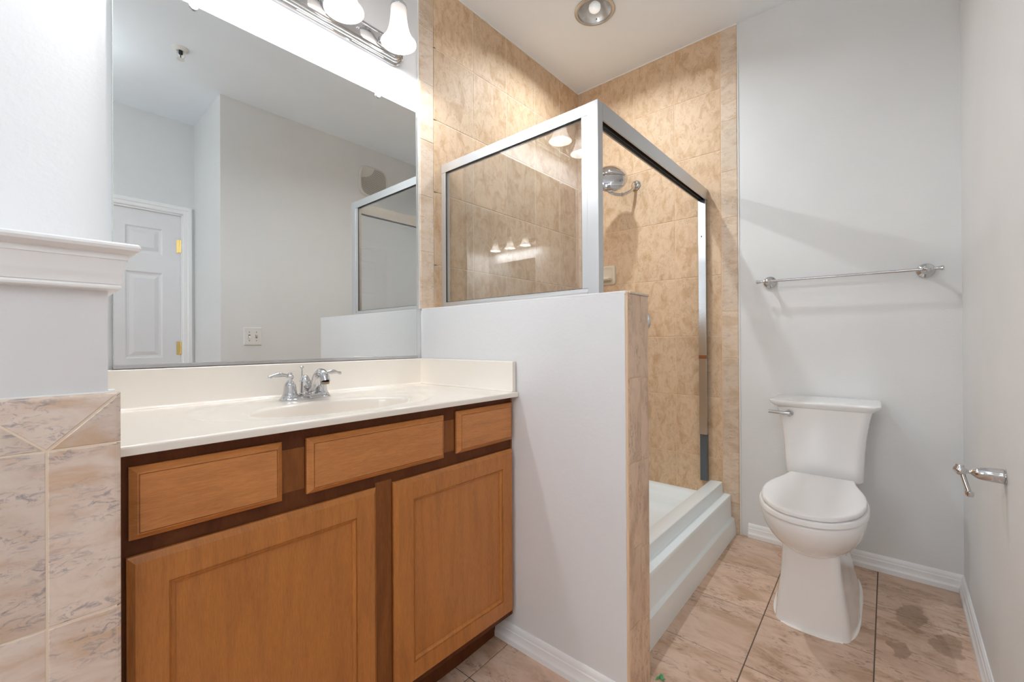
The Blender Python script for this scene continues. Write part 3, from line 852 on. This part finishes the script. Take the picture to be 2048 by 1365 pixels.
def switch_plate():
    x0, x1, z0, z1, YW = 1.046, 1.163, 1.025, 1.1535, -W
    root = thing('light_switch', 'white two-gang toggle switch plate on the wall seen in the mirror', 'light switch', ((x0+x1)/2, YW, (z0+z1)/2))
    bm = NB(); rings = [[(x0+o, YW+h, z0+o), (x1-o, YW+h, z0+o), (x1-o, YW+h, z1-o), (x0+o, YW+h, z1-o)] for o, h in ((0, 0), (0, .003), (.004, .0065), (.006, .007))]
    ring_loft(bm, rings); obj('cover_plate', bm, plastic_w, root)
    for i, x in enumerate((x0+.036, x1-.036)):
        zc = (z0+z1)/2; s = 1 if i else -1
        obj('toggle_slot', bx(x-.006, x+.006, YW+.0068, YW+.0076, zc-.013, zc+.013), slot_m, root)
        bm = NB(); prism(bm, [(YW+.006, zc-.006), (YW+.006, zc+.006), (YW+.019, zc+s*.012+.003), (YW+.019, zc+s*.012-.003)], x-.004, x+.004, 'x')
        obj('toggle', bm, plastic_w, root)
        for dz in (-.030, .030):
            bm = NB(); lathe(bm, [(.0035, 0), (.003, .001)], (x, YW+.0069, zc+dz), (0, 1, 0), 10); obj('plate_screw', bm, slot_m, root)
switch_plate()

# ------------------------------------------------------------------ shower pan
PX0, PX1 = XH2+.001, XB-.001
pan = thing('shower_pan', 'white acrylic shower pan with stepped front curb and raised ledges', 'shower pan', (1.95, -.5, -.05))
def pan_mesh():
    bm = NB()
    prof = [(-.790, .19), (-.8465, .2615), (-.8495, .2640), (-.9085, .2670), (-.9112, .2640), (-.9112, .2150), (-.9135, .2095), (-.9205, .2075), (-.9440, .2072), (-.9500, .2050), (-.9525, .1995), (-.9530, .188),
            (-.9520, .0930), (-.9560, .0875), (-.9640, .0845), (-.9670, .0820), (-.9740, .0)]
    xs = [PX0, 1.5, 1.7, 1.9, 2.1, 2.3, PX1]; rings = []
    for x in xs:
        r = []
        for y, z in prof:
            if z < .18 and y < -.93:
                k = (PX1-x)/(PX1-PX0); zz_ = zf(x)-.004 if z == 0 else z-.03*k*(1-z/.2)
                yy_ = y-.003+(.022*k if z == 0 else .012*k*(1-z/.1) if z < .1 else 0)
                if z == 0: yy_ = -.979+.0255*k
                r.append((x, yy_, zz_))
            else: r.append((x, y, z))
        r += [(x, -.9, -.1), (x, -.79, -.1)]
        rings.append(r)
    ring_loft(bm, rings)
    return bm
obj('curb', pan_mesh(), pan_m, pan, smooth=True, angle=40)
def tray():
    bm = NB(); x0, x1, y0, y1 = PX0, PX1, -.795, -.001
    lv = [(0, .19), (.006, .1925), (.012, .193), (.045, .190), (.052, .186), (.060, .165), (.075, .150), (.105, .146), (.112, .142), (.120, .12), (.14, .098), (.2, .09), (.33, .083)]
    rings = []
    for o, z in lv:
        of = max(0, o-.05)*.6   # the curb side rises more steeply
        r_ = min(.06+o*.2, .1) if o > .03 else .0005
        pts = []
        X0, X1, Y0, Y1 = x0+o, x1-o, y0+of, y1-o
        for (cx, cy2, a0) in ((X1-r_, Y1-r_, 0), (X0+r_, Y1-r_, PI/2), (X0+r_, Y0+r_, PI), (X1-r_, Y0+r_, 1.5*PI)):
            for k in range(7):
                a = a0+PI/2*k/6; pts.append((cx+r_*math.cos(a), cy2+r_*math.sin(a), z))
        rings.append(pts)
    ring_loft(bm, rings, cap0=False)
    return bm
obj('tray', tray(), pan_m, pan, smooth=True, angle=50)
bm = NB(); lathe(bm, [(.055, .083), (.054, .086), (.045, .087), (.0005, .086)], (1.95, -.42, 0), n=32); obj('drain_cover', bm, chrome_soft, pan, smooth=True)

# ------------------------------------------------------------------ shower enclosure frame and glass
en = thing('shower_enclosure', 'silver aluminium shower frame with one fixed glass side panel and no door', 'shower enclosure', (1.327, -.845, ZH))
XR, YP0, YP1, ZR = 1.327, -.8435, -.7990, 1.8838
obj('corner_post', bx(XR, XR+.0345, YP0, YP1, ZH+.0005, ZR), alu, en, bevel=.0015)
bm = NB(); prism(bm, [(YP0, ZR+.001), (YP1, ZR+.001), (YP1, 1.822), (YP1-.006, 1.822), (YP1-.006, 1.872), (YP0+.006, 1.872), (YP0+.006, 1.8235), (YP0, 1.8235)], XR+.0346, XB-.001, 'x')
hd = obj('header_rail', bm, alu, en)
obj('header_guide', bx(XR+.036, XB-.004, YP1-.022, YP1-.0155, 1.826, 1.866), dark_m, hd)
obj('wall_jamb', bx(XB-.036, XB-.001, YP0+.002, YP1-.003, .52, 1.8225), alu_dark, en, bevel=.001)
j2 = obj('jamb_seal', bx(XB-.030, XB-.001, YP0+.004, YP1-.0045, .263, .5195), seal_m, en)
bm = NB(); box(bm, XB-.0375, XB-.030, YP0+.001, YP1-.0025, .940, .960)
obj('latch_plate', bm, rust, en, bevel=.001)
bm = NB(); lathe(bm, [(.005, 0), (.004, .002)], (XB-.036, -.820, 1.62), (-1, 0, 0), 12)
obj('jamb_screw', bm, dark_m, en)
bm = NB(); lathe(bm, [(.006, 0), (.005, .0035), (.001, .005)], (XB-.034, -.820, .514), (-1, 0, 0), 12)
obj('jamb_screw', bm, rust, en)
# side panel
bm = NB(); prism(bm, [(XR, ZR-.002), (XR+.026, ZR-.002), (XR+.026, 1.8415), (XR+.018, 1.8415), (XR+.018, 1.846), (XR+.006, 1.846), (XR+.006, 1.8415), (XR, 1.8415)], YP1, -.0015, 'y')
obj('top_rail', bm, alu, en)
obj('panel_stile', bx(XR+.0015, XR+.026, YP1-.0001, -.7755, 1.2275, 1.8415), alu, en, bevel=.001)
obj('wall_channel', bx(XR+.001, XR+.028, -.0290, -.0005, ZH+.0005, 1.8415), alu, en, bevel=.001)
bm = NB(); prism(bm, [(XR-.001, ZH+.0005), (XR+.028, ZH+.0005), (XR+.028, 1.215), (XR+.024, 1.2275), (XR+.004, 1.2275), (XR+.002, 1.217), (XR-.001, 1.214)], YP1, -.029, 'y')
obj('bottom_rail', bm, alu, en)
bm = NB(); a = .0018
box(bm, XR+.0035, XR+.0065, -.7755, -.7740, 1.2275, 1.8415); box(bm, XR+.0035, XR+.0065, -.0340, -.0292, 1.2275, 1.8415)
box(bm, XR+.0035, XR+.0065, -.7755, -.029, 1.2275, 1.2290); box(bm, XR+.0035, XR+.0065, -.7755, -.029, 1.8385, 1.8415)
obj('glazing_gasket', bm, dark_m, en)
obj('glass_panel', bx(XR+.0075, XR+.0125, -.7755, -.0292, 1.2275, 1.8415), gl, en)

# ------------------------------------------------------------------ shower fittings
sh = thing('shower_head', 'round chrome shower head on a bent arm high on the tiled wall', 'shower head', (XB, -.4195, 2.012))
bm = NB(); lathe(bm, [(.030, 0), (.030, .004), (.024, .012), (.014, .016)], (XB, -.4195, 2.012), (-1, 0, 0), 32); obj('wall_flange', bm, chrome, sh, smooth=True)
bm = NB(); P = smooth_path([(XB-.002, -.4195, 2.012), (2.505, -.418, 1.990), (2.475, -.410, 1.962), (2.425, -.382, 1.936), (2.37, -.346, 1.937), (2.33, -.311, 1.970), (2.325, -.30, 2.0)], 6); tube(bm, P, .0095, 16)
lathe(bm, [(.0125, -.007), (.0125, .007)], (2.425, -.382, 1.936), (-.8, .5, .02), 16)
obj('shower_arm', bm, chrome, sh, smooth=True, angle=50)
HC = Vector((2.318, -.362, 2.018)); HA = Vector((-.80, -.46, .40)).normalized()
bm = NB(); lathe(bm, [(.0005, .034), (.022, .033), (.045, .028), (.066, .019), (.083, .008), (.094, -.004), (.098, -.012), (.0985, -.018), (.092, -.021), (.088, -.018), (.0005, -.014)], HC, HA, 56)
obj('spray_head', bm, chrome, sh, smooth=True, angle=50)
bm = NB(); side_ = HA.cross(Vector((0, 0, 1))).normalized()
tube(bm, [HC+side_*t+HA*(.036-.9*t*t*4) for t in (-.085, -.06, -.03, 0, .03, .06, .085)], [.004, .011, .015, .016, .014, .010, .004], 16)
obj('head_ridge', bm, chrome, sh, smooth=True, angle=60)
bm = NB(); P = smooth_path([(2.325, -.30, 2.0), (2.332, -.325, 2.012), tuple(HC-HA*.016)], 5); tube(bm, P, .014, 14)
obj('swivel_joint', bm, chrome, sh, smooth=True, angle=50)
vl = thing('shower_valve', 'round chrome shower valve plate on tiled wall, almost hidden behind the partition end', 'shower valve', (XB, -.424, 1.165))
bm = NB(); lathe(bm, [(.084, 0), (.084, .003), (.078, .009), (.050, .014), (.030, .016)], (XB, -.424, 1.165), (-1, 0, 0), 48); obj('escutcheon', bm, chrome, vl, smooth=True)
bm = NB(); lathe(bm, [(.024, .014), (.024, .045), (.020, .050), (.001, .051)], (XB, -.424, 1.165), (-1, 0, 0), 32); tube(bm, [(XB-.04, -.424, 1.165), (XB-.045, -.424, 1.12), (XB-.05, -.424, 1.085)], [.008, .007, .006], 12)
obj('valve_handle', bm, chrome, vl, smooth=True)
sd = thing('soap_dish', 'cream ceramic soap dish on the tiled wall behind the shower post', 'soap dish', (XB, -.205, 1.47))
def dish():
    bm = NB()
    def rr(x, hy, hz, r=.016, n=5):
        pts = []
        for (sy, sz, a0) in ((1, 1, 0), (-1, 1, PI/2), (-1, -1, PI), (1, -1, 1.5*PI)):
            for k in range(n+1):
                a = a0+PI/2*k/n; pts.append((x, -.2045+sy*(hy-r)+r*math.cos(a), 1.470+sz*(hz-r)+r*math.sin(a)))
        return pts
    ring_loft(bm, [rr(XB+.0005, .074, .062), rr(XB-.010, .074, .062), rr(XB-.018, .069, .057), rr(XB-.020, .064, .052), rr(XB-.017, .058, .046), rr(XB-.012, .054, .042, .02)])
    return bm
obj('dish_body', dish(), dish_m, sd, smooth=True, angle=50)
bm = NB(); prism(bm, [(XB-.010, 1.430), (XB-.060, 1.432), (XB-.068, 1.440), (XB-.066, 1.452), (XB-.060, 1.447), (XB-.012, 1.444)], -.262, -.147, 'y')
obj('dish_tray', bm, dish_m, sd, bevel=.003)

# ------------------------------------------------------------------ toilet
TY = -1.377
to = thing('toilet', 'white two-piece toilet with closed lid in the corner', 'toilet', (2.2, TY, -.03))
def egg(z, xf, xm, xb, hw, nf=2.0, nb=2.6, n=72, dy=0):
    pts = []
    for k in range(n):
        a = 2*PI*k/n; c, s = math.cos(a), math.sin(a)
        e_ = nf if c < 0 else nb
        A = (xm-xf) if c < 0 else (xb-xm)
        x = xm+(-1 if c < 0 else 1)*A*abs(c)**(2/e_)
        y = TY+dy+hw*(1 if s > 0 else -1)*abs(s)**(2/e_)
        pts.append((x, y, z))
    return pts
def ray_ring(poly, z, cx, n=96):
    out = []
    for k in range(n):
        a = 2*PI*k/n; d = Vector((math.cos(a), math.sin(a))); best = None
        for i in range(len(poly)):
            p = Vector((poly[i][0]-cx, poly[i][1])); q = Vector((poly[(i+1) % len(poly)][0]-cx, poly[(i+1) % len(poly)][1])); e = q-p
            den = d.x*e.y-d.y*e.x
            if abs(den) < 1e-12: continue
            t = (p.x*e.y-p.y*e.x)/den; u_ = (p.x*d.y-p.y*d.x)/den
            if t > 0 and -1e-6 <= u_ <= 1+1e-6: best = t if best is None else max(best, t)
        out.append((cx+d.x*best, TY+d.y*best, z))
    return out
def ped(z, xf, wf, hw, xm=2.12, r=.016):
    h = [(xf, 0), (xf+.004, wf*.45), (xf+.011, wf-r), (xf+.016, wf-r*.35), (xf+.028, wf+.001)]
    for k in range(1, 9):
        t = k/8; h.append((xf+.028+(xm-xf-.028)*t, wf+(hw-wf)*math.sin(t*PI/2)))
    h += [(2.30, hw*.97), (2.42, hw*.85), (2.45, hw*.6), (2.455, 0)]
    return ray_ring(h+[(x, -y) for x, y in h[-2:0:-1]], z, 2.13)
bm = NB()
ring_loft(bm, [ped(*q) for q in ((-.037, 1.912, .1145, .137), (-.020, 1.913, .1135, .136), (.02, 1.912, .110, .129), (.06, 1.909, .106, .119), (.10, 1.905, .101, .109), (.15, 1.899, .095, .099), (.20, 1.893, .090, .093), (.25, 1.884, .087, .090), (.30, 1.88, .086, .09))])
obj('pedestal', bm, porcelain, to, smooth=True, angle=75)
bm = NB()
secs = [(.238, 1.945, 2.08, 2.30, .045, 2, 2.4), (.246, 1.908, 2.06, 2.34, .075, 2, 2.4), (.257, 1.875, 2.04, 2.36, .096, 2, 2.4), (.272, 1.846, 2.03, 2.36, .113, 2, 2.4), (.292, 1.817, 2.01, 2.35, .129, 2, 2.4), (.318, 1.787, 2.00, 2.34, .144, 2, 2.4),
        (.348, 1.762, 1.99, 2.33, .156, 2, 2.4), (.378, 1.748, 1.99, 2.31, .163, 2.02, 2.4), (.400, 1.743, 1.99, 2.30, .165, 2.05, 2.3), (.4065, 1.745, 1.99, 2.298, .163, 2.05, 2.3), (.4085, 1.752, 1.99, 2.29, .157, 2.05, 2.3)]
ring_loft(bm, [egg(*q) for q in secs])
obj('bowl', bm, porcelain, to, smooth=True, angle=75)
bm = NB()
ring_loft(bm, [egg(z, 2.15, 2.3, 2.50, hw, 4, 6) for z, hw in ((.20, .095), (.33, .10), (.405, .105), (.42, .10))])
obj('rear_deck', bm, porcelain, to, smooth=True, angle=60)
bm = NB()
ring_loft(bm, [egg(z, xf, 1.985, 2.285, hw, 2.05, 2.25) for z, xf, hw in ((.4115, 1.752, .158), (.4118, 1.742, .166), (.4135, 1.737, .1695), (.428, 1.736, .170), (.4318, 1.740, .1675), (.4322, 1.76, .15))])
obj('seat_ring', bm, seat_m, to, smooth=True, angle=50)
LID = [(1.738, 0), (1.745, .045), (1.765, .080), (1.80, .110), (1.85, .138), (1.90, .153), (1.96, .162), (2.02, .163), (2.08, .157), (2.13, .147), (2.18, .134), (2.22, .124), (2.26, .118), (2.288, .114)]
def lid_ring(z, k, dx=0):
    xm = 2.0
    pts = [(xm+(x-xm)*k+dx, TY+y*k, z) for x, y in LID]+[(xm+(x-xm)*k+dx, TY-y*k, z) for x, y in LID[:0:-1]]
    return pts
bm = NB(); ring_loft(bm, [lid_ring(.4352, .955), lid_ring(.4355, .985), lid_ring(.4375, .998), lid_ring(.4470, 1), lid_ring(.4510, .992), lid_ring(.4530, .972), lid_ring(.4538, .94), lid_ring(.4545, .85), lid_ring(.455, .6)])
obj('lid', bm, seat_m, to, smooth=True, angle=50, )
for s in (-1, 1):
    bm = NB(); lathe(bm, [(.012, -.035), (.012, .035)], (2.292, TY+s*.075, .438), (0, 1, 0), 16)
    obj('hinge_cap', bm, seat_m, to, smooth=True)
def rrect(z, x0, x1, hw, r, n=8, rb=.01):
    pts = []
    for (cx, cy2, a0, q) in ((x1-rb, TY+hw-rb, 0, rb), (x0+r, TY+hw-r, PI/2, r), (x0+r, TY-hw+r, PI, r), (x1-rb, TY-hw+rb, 1.5*PI, rb)):
        for k in range(n+1):
            a = a0+PI/2*k/n; pts.append((cx+q*math.cos(a), cy2+q*math.sin(a), z))
    return pts
bm = NB()
tk = [(.424, 2.345, .124), (.428, 2.330, .136), (.437, 2.325, .1405), (.50, 2.322, .1425), (.56, 2.318, .1455), (.61, 2.314, .150), (.65, 2.310, .155), (.69, 2.305, .1615), (.72, 2.301, .168), (.737, 2.299, .1725)]
ring_loft(bm, [rrect(z, x0, 2.520, hw, .032) for z, x0, hw in tk])
tank = obj('tank', bm, porcelain, to, smooth=True, angle=60)
bm = NB()
ring_loft(bm, [rrect(z, x0, 2.527, hw, .036) for z, x0, hw in ((.7375, 2.298, .176), (.739, 2.294, .181), (.752, 2.284, .194), (.758, 2.281, .1985), (.7635, 2.281, .1995), (.7675, 2.284, .196), (.7685, 2.292, .188), (.769, 2.34, .15))])
obj('tank_lid', bm, porcelain, to, smooth=True, angle=50)
LY = TY+.118
bm = NB(); lathe(bm, [(.0155, 0), (.0155, .004), (.010, .008), (.0085, .016), (.010, .020), (.008, .024)], (2.304, LY, .7105), (-1, 0, 0), 24)
fl_ = obj('flush_lever', bm, chrome, to, smooth=True)
bm = NB(); tube(bm, smooth_path([(2.285, LY-.004, .7105), (2.280, LY+.030, .7115), (2.276, LY+.078, .714)], 4), [.0078]*9, 14)
obj('lever_arm', bm, chrome, fl_, smooth=True)
# bead of white caulk around the foot
bm = NB(); ring_loft(bm, [egg(zf(2.1)-.012, 1.900, 2.14, 2.47, .142, 3.4, 4), egg(-.030, 1.898, 2.14, 2.468, .1425, 3.4, 4), egg(-.024, 1.904, 2.14, 2.462, .138, 3.4, 4)])
for v in bm.verts: v.co.z = v.co.z+(zf(v.co.x)+.0265)
obj('caulk_bead', bm, caulk, to, smooth=True)

# ------------------------------------------------------------------ towel bar, paper holder
tb = thing('towel_bar', 'chrome towel bar with flared finials on the wall above the toilet', 'towel bar', (XB+.008, -1.42, 1.33))
bm = NB(); tube(bm, [(2.487, -1.135, 1.3375), (2.487, -1.720, 1.333)], .0058, 14); obj('bar', bm, chrome_soft, tb, smooth=True)
for y, s, z in ((-1.143, 1, 1.3375), (-1.7215, -1, 1.333)):
    bm = NB(); lathe(bm, [(.030, 0), (.030, .004), (.027, .007), (.021, .010), (.015, .016), (.0095, .026), (.0080, .040), (.0100, .046), (.0135, .052), (.0145, .058), (.0130, .064), (.0080, .069), (.0005, .071)], (XB+.008, y, z), (-1, 0, 0), 32)
    pst = obj('mounting_post', bm, chrome, tb, smooth=True, angle=50)
    bm = NB(); lathe(bm, [(.0075, .010), (.0060, .018), (.0055, .024), (.0070, .034), (.0098, .046), (.0100, .049), (.0085, .051), (.0005, .052)], (2.487, y, z), (0, s, 0), 20)
    obj('finial', bm, chrome, pst, smooth=True, angle=50)
tp = thing('toilet_paper_holder', 'empty chrome toilet paper holder with hanging pivot arm on the right wall', 'toilet paper holder', (1.690, -W, .680))
bm = NB(); lathe(bm, [(.0205, 0), (.0210, .002), (.0185, .0035), (.0195, .005), (.0190, .008), (.0185, .020), (.0175, .035), (.0160, .046), (.0130, .055), (.0080, .060), (.0055, .063), (.0050, .068), (.0065, .071), (.0105, .076), (.0125, .082), (.0115, .088), (.006, .093), (.0005, .094)], (1.690, -W, .680), (-.02, 1, .02), 32)
obj('post', bm, chrome, tp, smooth=True, angle=50)
bm = NB(); 
lathe(bm, [(.009, -.016), (.0125, -.012), (.0130, -.006), (.0095, 0), (.0085, .006)], (1.690, -W+.0835, .692), (0, -.12, 1), 20)
tube(bm, [(1.690, -W+.083, .690), (1.684, -W+.076, .660), (1.676, -W+.068, .628)], [.0068, .0062, .0060], 14)
lathe(bm, [(.0005, -.009), (.0085, -.006), (.0095, 0), (.0085, .006), (.0005, .009)], (1.675, -W+.067, .625), (0, -.1, 1), 18)
obj('pivot_arm', bm, chrome, tp, smooth=True, angle=50)

# ------------------------------------------------------------------ scraps on the floor
bm = NB()
random.seed(3)
for k in range(9):
    a = random.uniform(0, 2*PI); r = random.uniform(.004, .012); cx, cy2 = 1.383+random.uniform(-.006, .012), -1.020-random.uniform(0, .022)
    z = zf(cx)+.003+random.uniform(0, .004)
    p0 = Vector((cx, cy2, z)); dd = Vector((math.cos(a), math.sin(a), .4))*r; ss = Vector((-math.sin(a), math.cos(a), 0))*r*.4
    v = [bm.verts.new(p) for p in (p0-dd, p0+ss, p0+dd, p0-ss)]; v2 = [bm.verts.new(q.co+Vector((0, 0, -.0008))) for q in v]
    bm.faces.new(v); bm.faces.new(v2[::-1])
    for i in range(4): bm.faces.new((v[i], v[(i+1) % 4], v2[(i+1) % 4], v2[i]))
tag(obj('leaf_scrap', bm, green_m), 'tiny scrap of green leaf on the floor at the partition end', 'leaf')
bm = NB(); n = 20
P = [(2.437+.020*math.cos(2*PI*k/n), -1.203+.014*math.sin(2*PI*k/n), zf(2.44)+.0025) for k in range(n+1)]
tube(bm, P, .0016, 8)
tag(obj('rubber_band', bm, copper_m, smooth=True), 'thin tan loop lying on the floor at the left of the toilet foot', 'rubber band')

# tidy: the small unused meshes from helpers are dropped
for m_ in list(bpy.data.meshes):
    if m_.users == 0: bpy.data.meshes.remove(m_)
